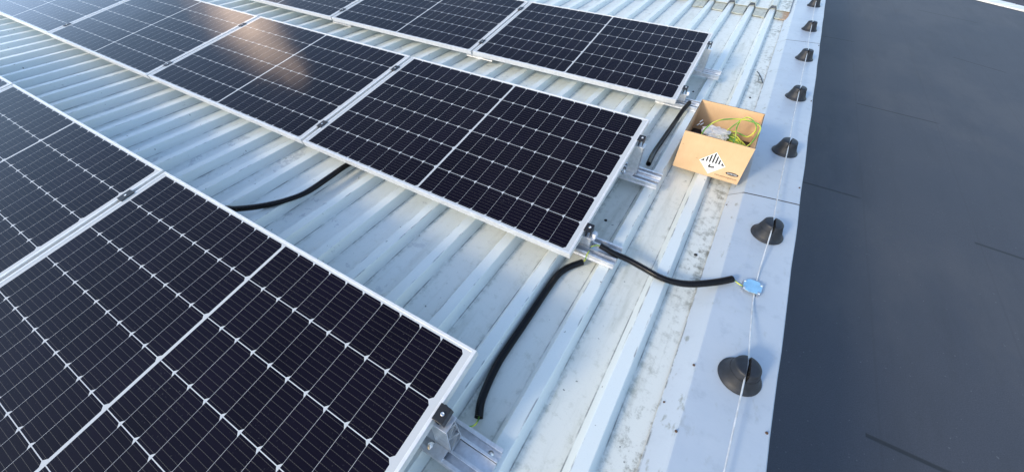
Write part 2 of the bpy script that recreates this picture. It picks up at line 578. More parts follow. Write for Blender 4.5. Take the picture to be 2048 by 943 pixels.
def sheet(name, y0, y1, dz, mat, step=0.11, th=0.0):
    rnd = random.Random(3)
    prof = rib_profile(dz)
    ny = int((y1 - y0) / step) + 1
    ph = [rnd.uniform(0, 6.28) for _ in prof]
    mb = MB(); vs, fs = [], []
    for j in range(ny + 1):
        y = y0 + (y1 - y0) * j / ny
        for i, (x, z) in enumerate(prof):
            g = i // 8
            w = 0.0010 * math.sin(y * 2.1 + ph[g]) + 0.0006 * math.sin(y * 7.3 + ph[(g * 3) % len(ph)])
            vs.append((x + w, y, z + 0.0009 * math.sin(y * 3.3 + ph[g])))
    n = len(prof)
    for j in range(ny):
        for i in range(n - 1):
            fs.append((j * n + i, j * n + i + 1, (j + 1) * n + i + 1, (j + 1) * n + i))
    if th:
        o = len(vs)
        vs += [(x, y0 + 0.004, z - th) for x, z in prof]
        for i in range(n - 1):
            fs.append((i, o + i, o + i + 1, i + 1))
    mb.add(vs, fs, mat, smooth=False)
    o = mb.build(name, fixn=False)
    return tag(o, kind='structure')

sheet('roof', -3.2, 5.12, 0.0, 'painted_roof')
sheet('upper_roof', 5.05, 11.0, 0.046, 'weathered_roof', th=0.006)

# ground far below, one sheet to the horizon
g = MB().add([(-900, -900, -7.0), (900, -900, -7.0), (900, 900, -7.0), (-900, 900, -7.0)], [(0, 1, 2, 3)], 'ground_grey').build('ground')
tag(g, kind='structure')

# lower felt roof beside the building
fr = MB()
fr.prism([(0.66, -4.5), (9.5, -4.5), (9.5, 9.74), (4.64, 14.28), (2.0, 16.6), (0.66, 16.6)], -1.55, -1.30, 'roofing_felt', 'Z')
tag(fr.build('flat_roof'), kind='structure')

wl = MB()
wl.box((0.60, -3.2, -1.299), (0.82, 11.0, -0.19), 'wall_render')
tag(wl.build('gable_wall'), 'grey rendered gable wall dropping from the metal roof to the felt roof', 'wall')


# ------------------------------------------------------------------ eaves closure tabs where the upper sheet starts
def tab(k, label):
    xr = X0 - PITCH * k
    x1 = xr + 0.0225 + (PITCH - 0.095) - 0.004; x0 = xr + 0.0265
    if k == 0: x1 = 0.565
    rnd = random.Random(40 + k)
    s = rnd.uniform(-0.02, 0.02)
    mb = MB()
    y0 = 4.80 + rnd.uniform(-0.015, 0.03); y1 = y0 + rnd.uniform(-0.03, 0.03)
    z = ZP + 0.016
    n = 6; vs = []
    for j, (ya, yb, dz) in enumerate(((y0, y1, 0.0), (5.16, 5.16, 0.024))):
        for i in range(n + 1):
            t = i / n
            vs.append((x0 + (x1 - x0) * t, ya + (yb - ya) * t + (rnd.uniform(-0.008, 0.008) if j == 0 else 0), z + dz + (rnd.uniform(-0.003, 0.003) if j == 0 else 0)))
    top = vs[:]; bot = [(x, y, zz - 0.009) for x, y, zz in vs]
    N = len(top); m = n + 1
    fs = [(i, i + 1, m + i + 1, m + i) for i in range(n)] + [(N + i, N + m + i, N + m + i + 1, N + i + 1) for i in range(n)]
    fs += [(i, N + i, N + i + 1, i + 1) for i in range(n)] + [(0, m, N + m, N), (n, N + n, N + m + n, m + n)]
    mb.add(top + bot, fs, 'weathered_tab')
    return tag(mb.build('closure_tab'), label, 'roof closure', 'closure tabs under the edge of the upper roof sheet')

tab_labels = ['rusty brown closure tab at the roof end, right beside the pale flashing',
              'pale weathered closure tab between the last two ribs before the flashing',
              'weathered closure tab between the second and third rib from the flashing',
              'weathered closure tab between the third and fourth rib from the flashing',
              'weathered closure tab between the fourth and fifth rib from the flashing']
for k, l in enumerate(tab_labels): tab(k, l)


# ------------------------------------------------------------------ verge flashing, three overlapping lengths
def edge_x(y): return 0.868 + 0.0085 * (y + 0.4)

def flashing(y0, y1, dz, label):
    mb = MB(); n = max(6, int((y1 - y0) / 0.12)); rnd = random.Random(int(y0 * 10) + 50)
    rows = []
    for j in range(n + 1):
        y = y0 + (y1 - y0) * j / n
        e = edge_x(y) + 0.0015 * math.sin(y * 9.0) + rnd.uniform(-0.0008, 0.0008)
        w = 0.0015 * math.sin(y * 3.1)
        rows.append([(0.5345 + 0.002 * math.sin(y * 2.0) + rnd.uniform(-0.001, 0.001), y, ZP + 0.006 + dz), (0.5365, y, ZP + 0.010 + dz), (0.598, y, -0.1005 + dz), (0.605, y, -0.0975 + dz),
                     (0.69, y, -0.0955 + w + dz), (0.78, y, -0.0950 - w + dz), (e - 0.004, y, -0.0945 + dz), (e, y, -0.0985 + dz), (e, y, -0.215 + dz)])
    rows = [[(x, y + ((x - 0.6) * 0.14 if ((j == 0 and y0 > 0) or (j == n and y1 < 5)) else 0.0), z) for x, y, z in r_] for j, r_ in enumerate(rows)]
    m = len(rows[0]); vs = [v for r in rows for v in r]; fs = []
    for j in range(n):
        for i in range(m - 1):
            fs.append((j * m + i, j * m + i + 1, (j + 1) * m + i + 1, (j + 1) * m + i))
    mb.add(vs, fs, 'flashing_paint', smooth=False)
    o = tag(mb.build('verge_flashing', fixn=False), label, 'flashing', 'lengths of pale blue verge flashing')
    if y0 > 0:                             # the open joint: a dark strip paints in the shade of the gap
        j_ = MB(); a = [(x, y - 0.0045, z + 0.0008) for x, y, z in rows[0][2:8]]; b = [(x, y + 0.003, z + 0.0008) for x, y, z in rows[0][2:8]]
        k = len(a)
        j_.add(a + b, [(i, i + 1, k + i + 1, k + i) for i in range(k - 1)], 'seam_dark')
        j_.build('joint_gap_shade', o)
    return o

flashing(-3.2, 1.016, 0.0, 'pale blue flashing length nearest the camera, carrying the blue plate and two wire holders')
flashing(1.020, 3.926, 0.0, 'pale blue flashing length beside the cardboard box, behind the open cross seam')
flashing(3.930, 11.0, 0.0, 'pale blue flashing length at the far end past the second cross seam')


# ------------------------------------------------------------------ solar panels
TILT = R(9.47033)
ROWS = {'front': (-0.0245, -1.6828), 'middle': (0.0, 0.0), 'back': (0.0192, 1.7374)}


def make_panel():
    t = thing('solar_panel', 'x', 'solar panel')
    fr = MB()
    lip, wall = 0.011, 0.0022
    for (a, b, c, d) in ((-PL, -PL + lip, 0, PW), (-lip, 0, 0, PW), (-PL + lip, -lip, 0, lip), (-PL + lip, -lip, PW - lip, PW)):
        fr.box((a, c, -PT), (b, d, 0), 'frame_aluminium', 0.0012)
    fr.build('frame', t)
    gl = MB().box((-PL + lip - 0.0005, lip - 0.0005, -0.0075), (-lip + 0.0005, PW - lip + 0.0005, -0.0016), 'solar_cells')
    gl.build('cell_glass', t)
    bs = MB().box((-PL + lip, lip, -0.0125), (-lip, PW - lip, -0.0080), 'backsheet')
    bs.box((-PL / 2 - 0.055, PW / 2 - 0.04, -0.032), (-PL / 2 + 0.055, PW / 2 + 0.04, -0.0126), 'black_clamp', 0.003)
    bs.build('backsheet', t)
    return t

panel0 = make_panel()
GAP = 0.02
pl = {'front': ['solar panel nearest the camera, right end of the front row, showing dust specks',
                'front row solar panel at the left edge of the view, second from the right end',
                'third solar panel of the front row, only a far corner visible at the left edge'],
      'middle': ['solar panel at the right end of the middle row, centre of the picture',
                 'middle row solar panel with the warm cloud glint, second from the right end',
                 'third solar panel from the right end in the middle row, partly glinting',
                 'fourth solar panel from the right end in the middle row, at the top left',
                 'leftmost solar panel of the middle row, a pale sliver in the top left corner'],
      'back': ['solar panel at the right end of the back row, behind the cardboard box',
               'second solar panel from the right in the back row',
               'third back row solar panel from the right, cut off by the top edge']}
first = True
jit = random.Random(5)
for rname, labels in pl.items():
    ox, oy = ROWS[rname]
    for i, l in enumerate(labels):
        o = panel0 if first else dup(panel0)
        first = False
        o.location = (ox - i * (PL + GAP), oy + (jit.uniform(-0.003, 0.003) if i else 0), (jit.uniform(-0.0015, 0.0015) if i else 0))
        o.rotation_euler = (TILT, 0, 0)
        tag(o, l, 'solar panel', 'solar panels in the %s row' % rname)


# ------------------------------------------------------------------ mounts: rail, bracket, clamp, bolts
def rail_bm(x0, x1, hw=0.064):
    mb = MB()
    z0, z1 = ZR + 0.001, -0.070
    mb.box((x0, -hw, z0), (x1, hw, z0 + 0.004), 'raw_aluminium')
    for yc in (-0.0560, -0.0245, 0.0245, 0.0560):
        mb.box((x0, yc - 0.0025, z0 + 0.004), (x1, yc + 0.0025, z1), 'raw_aluminium')
    for a, b in ((-0.064, -0.052), (-0.029, -0.020), (0.020, 0.029), (0.052, 0.064)):
        mb.box((x0, a, z1), (x1, b, z1 + 0.003), 'raw_aluminium', 0.0008)
    mb.box((x0, -0.0195, z0 + 0.004), (x1, 0.0195, z1 - 0.009), 'raw_aluminium')
    return mb


def make_mount(high, end):
    """origin on the panel's outer edge line at the clamp, z = 0 of the roof frame"""
    v = 0.86 if high else 0.17
    ztop = v * math.sin(TILT) - PT * math.cos(TILT)          # underside of the panel frame
    zpl = v * math.sin(TILT)
    t = thing('panel_mount', 'x', 'panel mount')
    rail_bm(-0.165 if end else -0.13, 0.168 if end else 0.15).build('rail', t)
    br = MB()
    xa, xb = (-0.026, 0.034) if end else (-0.04, 0.02)
    zb = -0.0665
    d = 0.026
    if high:
        th = 0.0028
        br.bar2((-d, zb), (-d + 0.004, ztop - 0.003), th, xa, xb, 'raw_aluminium')
        br.bar2((d, zb), (d - 0.012, ztop - 0.003), th, xa, xb, 'raw_aluminium')
        br.box((xa, -d, zb - 0.001), (xb, d, zb + 0.003), 'raw_aluminium')
        H = ztop - 0.006 - zb
        zz = [zb + H * q for q in (0.0, 0.28, 0.54, 0.78, 1.0)]
        for i in range(4):
            f = lambda s, z: (s * (d - 0.003) - (0.009 * (z - zb) / H if s > 0 else -0.003 * (z - zb) / H), z)
            a, b_ = (f(-1, zz[i]), f(1, zz[i + 1])) if i % 2 == 0 else (f(1, zz[i]), f(-1, zz[i + 1]))
            br.bar2(a, b_, 0.0022, xa + 0.001, xb - 0.001, 'raw_aluminium')
            br.bar2(f(-1, zz[i + 1]), f(1, zz[i + 1]), 0.0020, xa + 0.002, xb - 0.002, 'raw_aluminium')
        br.box((xa, -d - 0.002, ztop - 0.004), (xb + 0.004, d - 0.004, ztop - 0.0006), 'raw_aluminium', 0.0006)
        br.box((xa, -0.066, zb + 0.000), (xa + 0.05, -d - 0.002, zb + 0.004), 'raw_aluminium', 0.0006)
    else:
        th = 0.0032
        br.bar2((-d, zb), (-d, ztop - 0.002), th, xa, xb, 'raw_aluminium')
        br.bar2((d - 0.008, zb), (d - 0.008, ztop - 0.002), th, xa, xb, 'raw_aluminium')
        br.box((xa, -d, zb - 0.001), (xb, d, zb + 0.003), 'raw_aluminium')
        br.bar2((-d, zb + 0.004), (d - 0.008, ztop - 0.006), 0.0022, xa + 0.001, xb - 0.001, 'raw_aluminium')
        br.box((xa, -d - 0.001, ztop - 0.004), (xb + 0.016, d, ztop - 0.0006), 'raw_aluminium', 0.0006)
        br.box((xb - 0.004, -0.004, ztop - 0.001), (xb + 0.012, 0.022, ztop + 0.012), 'raw_aluminium', 0.001)
    br.build('bracket', t)
    cl = MB()
    mt = Matrix.Translation((0, 0, zpl)) @ Matrix.Rotation(TILT, 4, 'X')
    if end:
        cl.box((-0.0095, -0.0235, 0.0012), (0.0255, 0.0235, 0.0066), 'black_clamp', 0.0012, mt)
        cl.box((0.0012, -0.026, -PT + 0.001), (0.0062, 0.026, 0.0010), 'black_clamp', 0.001, mt)
        cl.box((0.0215, -0.0235, -PT + 0.006), (0.0253, 0.0235, 0.0010), 'black_clamp', 0.001, mt)
        cx = 0.012
    else:
        cl.box((-0.010, -0.030, 0.0012), (GAP + 0.010, 0.030, 0.0048), 'black_clamp', 0.0010, mt)
        cl.box((0.0035, -0.030, -PT + 0.002), (GAP - 0.0035, 0.030, 0.0010), 'black_clamp', 0.001, mt)
        cx = GAP / 2
    co = cl.build('clamp', t)
    bo = MB().lathe([(0.0058, 0.0060), (0.0058, 0.0105), (0.0045, 0.0118), (0.0028, 0.0118), (0.0026, 0.0085), (0.0001, 0.0085)], 'zinc', 14, at=(cx, 0, 0), mtx=mt) if end else \
        MB().lathe([(0.0048, 0.0046), (0.0048, 0.0060), (0.0024, 0.0060), (0.0022, 0.0050), (0.0001, 0.0050)], 'zinc', 12, at=(cx, 0, 0), mtx=mt)
    bo.build('bolt', co)
    if end:
        sc = MB()
        sc.lathe([(0.0115, -0.0675), (0.0115, -0.0655), (0.006, -0.0655), (0.006, -0.058), (0.004, -0.056), (0.0001, -0.056)], 'zinc', 14, at=(-0.030, -0.045, 0.0025))
        sc.lathe([(0.004, -0.060), (0.004, -0.046), (0.0001, -0.0455)], 'zinc', 10, at=(-0.030, -0.045, 0))
        sc.build('foot_bolt', t)
        for px in (0.135,):
            for py in (-0.039, 0.039):
                rs = MB()
                rs.lathe([(0.0095, ZR + 0.0055), (0.0095, ZR + 0.0075), (0.0055, ZR + 0.0076), (0.0055, ZR + 0.013), (0.0001, ZR + 0.0132)], 'zinc', 12, at=(px, py, 0))
                rs.build('rail_screw', t)
    return t

proto = {}
mount_spec = [
    ('front', 0, True, True, 'large aluminium mount with lattice bracket under the nearest panel, bottom of the view'),
    ('middle', 0, False, True, 'low mount at the near right corner of the middle row, where two conduits start'),
    ('middle', 0, True, True, 'tall mount at the far right corner of the middle row, beside the cardboard box'),
    ('back', 0, False, True, 'low mount at the near right corner of the back row, behind the cardboard box'),
    ('back', 0, True, True, 'tall mount at the far right corner of the back row'),
    ('front', 1, True, False, 'panel joint mount with black clip between the two right panels of the front row'),
    ('middle', 1, False, False, 'lower black clip mount in the joint of the middle row next to the centre panel'),
    ('middle', 1, True, False, 'upper black clip mount in the joint of the middle row next to the centre panel'),
    ('middle', 2, False, False, 'lower black clip mount left of the glinting middle row panel'),
    ('middle', 2, True, False, 'upper black clip mount beside the warm glint of the middle row'),
    ('middle', 3, False, False, 'lower black clip mount at the far left joint of the middle row'),
    ('back', 1, False, False, 'lower black clip mount in the right joint of the back row'),
    ('back', 1, True, False, 'upper black clip mount in the right joint of the back row'),
    ('back', 2, False, False, 'black clip mount in the left joint of the back row, top of view'),
]
for row, i, high, end, l in mount_spec:
    if (high, end) not in proto: o = proto[(high, end)] = make_mount(high, end)
    else: o = dup(proto[(high, end)])
    ox, oy = ROWS[row]
    v = 0.86 if high else 0.17
    o.location = (ox - i * (PL + GAP), oy + v * math.cos(TILT), 0.0)
    if end: o.location.x += 0.007
    if row == 'front' and end: o.location.y -= 0.018; o.location.z -= 0.003
    tag(o, l, 'panel mount', 'end mounts of the panel rows' if end else 'clip mounts between panels')


# ------------------------------------------------------------------ corrugated conduits
def conduit(name, pts, label, r=0.0155, wires=()):
    t = thing(name, label, 'conduit', group='black corrugated conduits')
    path = resample(spline(pts, 30), 0.0016)
    rad = []
    for i in range(len(path)):
        rad.append(r if (i % 4) < 2 else r * 0.80)
    mb = MB().tube(path, r, 'conduit_black', 14, smooth=False, cap=False, radii=rad)
    mb.build('tube', t)
    inn = MB().tube(path[::6] if len(path) > 12 else path, r * 0.74, 'conduit_hollow', 12, cap=False)
    for e, nx in ((0, 1), (-1, -2)):
        dirv = (path[nx] - path[e]).normalized()
        c = path[e] + dirv * 0.02
        inn.tube([c, c + dirv * 0.002], r * 0.74, 'conduit_hollow', 12)
    inn.build('bore', t)
    for w in wires:
        MB().tube(spline(w, 10), 0.0027, 'earth_cable', 8, vscale=6).build('earth_wire', t)
    return t

zc = ZP + 0.0165
conduit('conduit', [(0.036, 0.098, zc + 0.004), (0.010, 0.066, zc + 0.001), (-0.014, 0.026, zc), (-0.031, -0.034, zc), (-0.034, -0.134, zc + 0.001), (-0.034, -0.228, zc + 0.001),
                    (-0.034, -0.343, zc + 0.001), (-0.035, -0.445, zc + 0.001), (-0.034, -0.528, zc), (-0.024, -0.612, zc), (-0.008, -0.685, zc), (0.016, -0.735, zc)],
        'black corrugated conduit curving down the pan from the middle row to the nearest mount',
        wires=[[(0.018, 0.076, zc + 0.004), (0.036, 0.098, zc + 0.006), (0.046, 0.098, zc + 0.026), (0.048, 0.094, -0.085), (0.049, 0.100, -0.062), (0.050, 0.125, -0.0635)],
               [(0.004, -0.712, zc), (0.018, -0.740, zc), (0.022, -0.768, zc + 0.02), (0.010, -0.790, -0.085)]])
conduit('conduit', [(0.082, 0.168, -0.050), (0.148, 0.168, -0.062), (0.221, 0.175, -0.074), (0.297, 0.168, -0.080), (0.370, 0.158, -0.0825), (0.436, 0.164, -0.083),
                    (0.496, 0.188, -0.083), (0.552, 0.226, -0.082), (0.607, 0.269, -0.0785), (0.650, 0.309, -0.0755)],
        'black corrugated conduit crossing two ribs towards the blue plate on the flashing',
        wires=[[(0.100, 0.168, -0.052), (0.075, 0.166, -0.050), (0.060, 0.160, -0.056), (0.045, 0.150, -0.062)],
               [(0.640, 0.298, -0.078), (0.656, 0.312, -0.082), (0.674, 0.306, -0.086), (0.694, 0.296, -0.0835)]])
conduit('conduit', [(0.067, 1.005, -0.092), (0.058, 1.10, -0.112), (0.052, 1.208, -0.125), (0.054, 1.34, zc), (0.060, 1.50, zc + 0.002), (0.070, 1.656, -0.108), (0.082, 1.77, -0.075), (0.099, 1.87, -0.050)],
        'straight black conduit between the middle and back rows, left of the cardboard box')
conduit('conduit', [(-1.86, -0.66, -0.084), (-1.76, -0.605, -0.084), (-1.688, -0.564, -0.084), (-1.629, -0.532, -0.084), (-1.546, -0.456, -0.084), (-1.481, -0.364, -0.084), (-1.441, -0.259, -0.084),
                    (-1.444, -0.12, -0.084), (-1.452, -0.004, -0.084), (-1.455, 0.08, -0.087), (-1.45, 0.22, -0.09)],
        'black corrugated conduit bowed over the roof between the front and middle rows, left part')


# ------------------------------------------------------------------ bell-shaped wire holders and the conductor
def make_holder():
    t = thing('wire_holder', 'x', 'wire holder')
    prof = [(0.0735, 0.000), (0.0735, 0.0045), (0.0715, 0.0070), (0.0660, 0.0110), (0.0612, 0.0195), (0.0565, 0.0320), (0.0525, 0.0440), (0.0508, 0.0505)]
    # lathe for the bell, cut by a slot along Y: the two halves of the crown are built as separate shells
    mb = MB()
    seg = 56
    low = [p for p in prof if p[1] <= 0.0505]
    mb.lathe([(0.0735, 0.0)] + low[1:], 'rubber_grey', seg, cap=False)
    # crown halves
    SW = 0.0060
    rc = [(0.0498, 0.0505), (0.0478, 0.0590), (0.0460, 0.0670), (0.0447, 0.0730), (0.0432, 0.0772), (0.0400, 0.0802), (0.033, 0.0820), (0.022, 0.0826), (0.0062, 0.0828)]
    for sgn in (1, -1):
        vs, fs = [], []; K = 22
        for r, z in rc:
            a0 = math.asin(min(1, SW / r))
            for k in range(K + 1):
                a = a0 - math.pi / 2 + (math.pi - 2 * a0) * k / K       # half circle on +x side
                x, y = r * math.cos(a), r * math.sin(a)
                vs.append((sgn * x, y, z))
        m = K + 1
        for i in range(len(rc) - 1):
            for k in range(K):
                fs.append((i * m + k, i * m + k + 1, (i + 1) * m + k + 1, (i + 1) * m + k))
        mb.add(vs, fs, 'rubber_grey', True)
        # slot wall
        wv = [(sgn * SW, math.copysign(math.sqrt(max(r * r - SW * SW, 0)), -1), z) for r, z in rc] + [(sgn * SW, math.sqrt(max(r * r - SW * SW, 0)), z) for r, z in rc[::-1]]
        wv += [(sgn * SW, 0.0488, 0.040), (sgn * SW, -0.0488, 0.040)]
        mb.add(wv, [tuple(range(len(wv)))], 'rubber_dark')
    mb.lathe([(0.0508, 0.0503), (0.0001, 0.0503)], 'rubber_dark', 40, cap=False)
    body = mb.build('bell', t)
    cp = MB()
    for k in range(5):
        y = -0.034 + 0.017 * k
        for sgn in (1, -1):
            cp.box((sgn * 0.0033 if sgn > 0 else -0.0068, y - 0.0028, 0.050), (0.0068 if sgn > 0 else -0.0033, y + 0.0028, 0.0770 - abs(k - 2) * 0.0020), 'rubber_dark', 0.0008)
    cp.build('clip', body)
    return t

ZF = -0.095
cones = [(0.748, -0.140), (0.7505, 0.717), (0.7625, 1.597), (0.772, 2.500), (0.786, 3.430), (0.789, 4.400), (0.796, 5.470)]
cone_l = ['dark grey bell shaped wire holder nearest the camera, alone below the blue plate',
          'dark grey bell wire holder between the blue plate and the cross seam of the flashing',
          'dark grey bell wire holder right beside the cardboard box',
          'dark bell wire holder just past the cardboard box, fourth from the camera',
          'bell wire holder third from the far end of the line',
          'bell wire holder second from the far end of the line, beside the roof sheet end',
          'farthest bell wire holder, cut off by the top of the view']
def fl_dz(y): return 0.0
h0 = make_holder()
rr = random.Random(2)
for i, ((x, y), l) in enumerate(zip(cones, cone_l)):
    o = h0 if i == 0 else dup(h0)
    o.location = (x, y, ZF + 0.001 + fl_dz(y))
    o.rotation_euler = (0, 0, rr.uniform(-0.06, 0.06))
    tag(o, l, 'wire holder', 'bell wire holders along the flashing')

wp = [(0.735, -3.2, ZF + 0.03), (0.738, -1.4, ZF + 0.02), (0.742, -0.75, ZF + 0.028)]
for i, (x, y) in enumerate(cones):
    top = ZF + fl_dz(y) + 0.0640
    wp += [(x, y - 0.05, top - 0.004), (x, y + 0.05, top - 0.002)]
    if i < len(cones) - 1:
        nx, ny = cones[i + 1]
        m = ((x + nx) / 2 + rr.uniform(-0.003, 0.003), (y + ny) / 2, ZF + fl_dz((y + ny) / 2) + 0.048)
        if i == 0: wp += [(0.7455, 0.20, ZF + 0.012), (0.745, 0.313, ZF + 0.006), (0.7465, 0.45, ZF + 0.014)]
        else: wp.append(m)
wp += [(0.80, 7.0, ZF + 0.03), (0.82, 10.5, ZF + 0.03)]
w = MB().tube(spline(wp, 14), 0.0029, 'wire_aluminium', 10).build('conductor_wire')
tag(w, 'thin pale metal wire running through the bell holders along the flashing', 'wire')


# ------------------------------------------------------------------ blue plate on the flashing
pt = thing('bonding_plate', 'small sky blue octagonal plate with silver corner bolts on the flashing', 'plate', (0.731, 0.313, ZF + 0.006))
pm = MB()
oc = [(-0.036, -0.030), (-0.012, -0.038), (0.022, -0.034), (0.034, -0.018), (0.036, 0.012), (0.022, 0.036), (-0.016, 0.036), (-0.036, 0.018)]
pm.prism(oc, 0.010, 0.0125, 'film_blue', 'Z')
pm.build('cover', pt)
pb = MB().prism([(x * 1.03, y * 1.03) for x, y in oc], 0.0055, 0.0097, 'zinc', 'Z'); pb.build('base', pt)
for x, y in ((-0.031, -0.026), (-0.032, 0.014), (0.025, -0.028), (0.030, 0.020)):
    MB().lathe([(0.007, -0.005), (0.007, 0.013), (0.005, 0.0165), (0.0001, 0.017)], 'zinc', 6, at=(x * 1.05, y * 1.05, 0), smooth=False).build('corner_bolt', pt)


# ------------------------------------------------------------------ screws
def screw(name, x, y, z, mat, r, label, group):
    mb = MB().lathe([(r, 0), (r, 0.0016), (r * 0.85, 0.0028), (r * 0.5, 0.003), (r * 0.46, 0.0065), (0.0001, 0.007)], mat, 14, at=(0, 0, 0))
    o = mb.build(name, loc=(x, y, z))
    return tag(o, label, 'screw', group)

screw('roof_screw', 0.018, 0.452, ZP, 'screw_rubber', 0.0085, 'black roof screw in the shaded pan between the two middle row mounts', 'black roof screws')
screw('roof_screw', 0.484, 0.447, ZP, 'screw_rubber', 0.0085, 'black roof screw in the last pan, left of the second wire holder', 'black roof screws')
screw('roof_screw', 0.060, 2.30, ZP, 'screw_rubber', 0.0085, 'dark roof screw in the pan beside the right end of the back row', 'black roof screws')
screw('roof_screw', 0.475, 2.43, ZP, 'screw_rubber', 0.0085, 'dark roof screw among moss in the last pan behind the box', 'black roof screws')
for x, y, z, l in ((0.546, -0.352, ZP + 0.013, 'rusty screw on the low flashing edge, lower left of the nearest holder'),
                   (0.598, -0.177, -0.099, 'rusty screw on the flashing crease, left of the nearest wire holder'),
                   (0.600, -0.445, -0.097, 'screw on the flashing crease near the bottom of the view'),
                   (0.855, -0.299, ZF + 0.001, 'rusty screw at the felt side edge of the flashing, nearest the camera'),
                   (0.546, 0.905, ZP + 0.013, 'dark screw on the low flashing edge just in front of the box'),
                   (0.868, 1.225, ZF + 0.001, 'rusty screw at the felt side edge beside the cross seam'),
                   (0.880, 2.489, ZF + 0.001, 'rusty screw at the felt side edge beside the fourth holder'),
                   (0.893, 3.90, ZF + 0.001, 'rusty screw at the felt side edge by the far cross seam')):
    screw('flashing_screw', x, y, z, 'screw_rusty', 0.0046, l, 'rusty flashing screws')


# ------------------------------------------------------------------ cardboard box and what is in it
BX0, BX1, BY0, BY1, BZ0, BZ1 = 0.195, 0.560, 1.075, 1.520, -0.0985, 0.138
box = thing('cardboard_box', 'open tan cardboard box with hazard label, standing on the last rib by the flashing', 'box', (BX0, BY0, BZ0))
W, D, H, T = BX1 - BX0, BY1 - BY0, BZ1 - BZ0, 0.005
def board(name, lo, hi, warp=None):
    mb = MB(); mb.box(lo, hi, 'cardboard', 0.0006)
    for i, f in enumerate(mb.f):           # raw corrugated top edges
        if all(mb.v[a][2] > H - 0.0035 - 0.004 for a in f): mb.m[i] = mb.mi('cardboard_edge')
    return mb.build(name, box)
board('front_panel', (0, 0, 0), (W, T, H))
board('back_panel', (0, D - T, 0), (W, D, H + 0.002))
board('side_panel', (0, T + 0.0005, 0), (T, D - T - 0.0005, H - 0.001))
board('side_panel', (W - T, T + 0.0005, 0), (W, D - T - 0.0005, H - 0.001))
MB().box((T, T, 0.001), (W - T, D - T, 0.006), 'cardboard').build('bottom', box)

# printed hazard diamond on the front, seen flat on: x right, z up
lx, lz = 0.199, 0.0880
def face(x, z): return (x, z)
lab = MB()
r0 = 0.0715
lab.prism([(lx - r0, lz), (lx, lz - r0), (lx + r0, lz), (lx, lz + r0)], -0.0009, -0.0002, 'label_white', 'Y')
lab_o = lab.build('hazard_label', box)
st = MB()
for k in range(-3, 4):
    xc = k * 0.0168; hw = 0.0042
    if abs(k) == 3: hw = 0.0036
    top = lambda x: r0 * 0.93 - abs(x)
    za, zb = top(xc - hw), top(xc + hw)
    if abs(k) == 3:
        s = 1 if k > 0 else -1
        st.prism([(lx + s * 0.047, lz + 0.001), (lx + s * 0.047, lz + r0 * 0.93 - 0.047), (lx + s * 0.0655, lz + 0.001)], -0.0014, -0.0010, 'print_black', 'Y')
        continue
    pts = [(lx + xc - hw, lz + 0.003), (lx + xc + hw, lz + 0.003), (lx + xc + hw, lz + zb)]
    if k == 0: pts.append((lx, lz + top(0)))
    pts.append((lx + xc - hw, lz + za))
    st.prism(pts, -0.0014, -0.0010, 'print_black', 'Y')
# thin inner border of the lower half
q = r0 * 0.93
for s in (1, -1):
    st.prism([(lx + s * q, lz), (lx + s * (q - 0.0016), lz), (lx, lz - q + 0.0016), (lx, lz - q)], -0.0014, -0.0010, 'print_black', 'Y')
# battery group with a flame
st.prism([(lx - 0.016, lz - 0.029), (lx + 0.012, lz - 0.029), (lx + 0.012, lz - 0.020), (lx - 0.016, lz - 0.020)], -0.0014, -0.0010, 'print_black', 'Y')
st.prism([(lx - 0.015, lz - 0.0195), (lx - 0.006, lz - 0.0195), (lx - 0.004, lz - 0.013), (lx - 0.009, lz - 0.006), (lx - 0.012, lz - 0.012)], -0.0014, -0.0010, 'print_black', 'Y')
st.prism([(lx + 0.006, lz - 0.0195), (lx + 0.016, lz - 0.026), (lx + 0.022, lz - 0.027), (lx + 0.014, lz - 0.014)], -0.0014, -0.0010, 'print_black', 'Y')
st.build('hazard_print', lab_o)


def text(name, body, x, z, size, mat, parent, y=-0.0012, sx=1.0, align='CENTER', bold=0.0):
    cu = bpy.data.curves.new(name, 'FONT'); cu.body = body; cu.size = size; cu.align_x = align; cu.align_y = 'CENTER'
    cu.extrude = 0.0001; cu.offset = bold
    ob = bpy.data.objects.new(name, cu); COL.objects.link(ob)
    bpy.context.view_layer.update()
    me = bpy.data.meshes.new_from_object(ob)
    bpy.data.objects.remove(ob); bpy.data.curves.remove(cu)
    me.materials.clear(); me.materials.append(M[mat])
    o = bpy.data.objects.new(name, me); COL.objects.link(o)
    o.parent = parent; o.location = (x, y, z); o.rotation_euler = (math.pi / 2, 0, 0); o.scale = (sx, 1, 1)
    return o
text('hazard_number', '9', lx, lz - 0.050, 0.016, 'print_black', lab_o)
ov = MB()
ox, oz = 0.318, 0.055
ell = [(ox + 0.0345 * math.cos(a) , oz + 0.0105 * math.sin(a) - 0.0 * math.cos(a)) for a in [2 * math.pi * k / 40 for k in range(40)]]
ov.prism(ell, -0.0008, -0.0002, 'print_black', 'Y')
ovo = ov.build('logo_oval', box)
text('logo_lettering', 'SAMSUNG', ox, oz, 0.0125, 'label_white', ovo, y=-0.0010, sx=0.88)
text('printed_line', 'www.samsungsdi.com', 0.2925, 0.0275, 0.0142, 'print_brown', box, y=-0.0004, sx=0.96, bold=0.0002)
# staples / punched thumb holes of the front
for x, z in ((0.016, 0.153), (0.112, 0.090)):
    a = [(x + 0.004 * math.cos(t), z + 0.004 * math.sin(t)) for t in [math.pi * k / 8 for k in range(9)]]
    MB().tube([(p[0], -0.0006, p[1]) for p in a], 0.0007, 'print_brown', 6).build('staple', box)

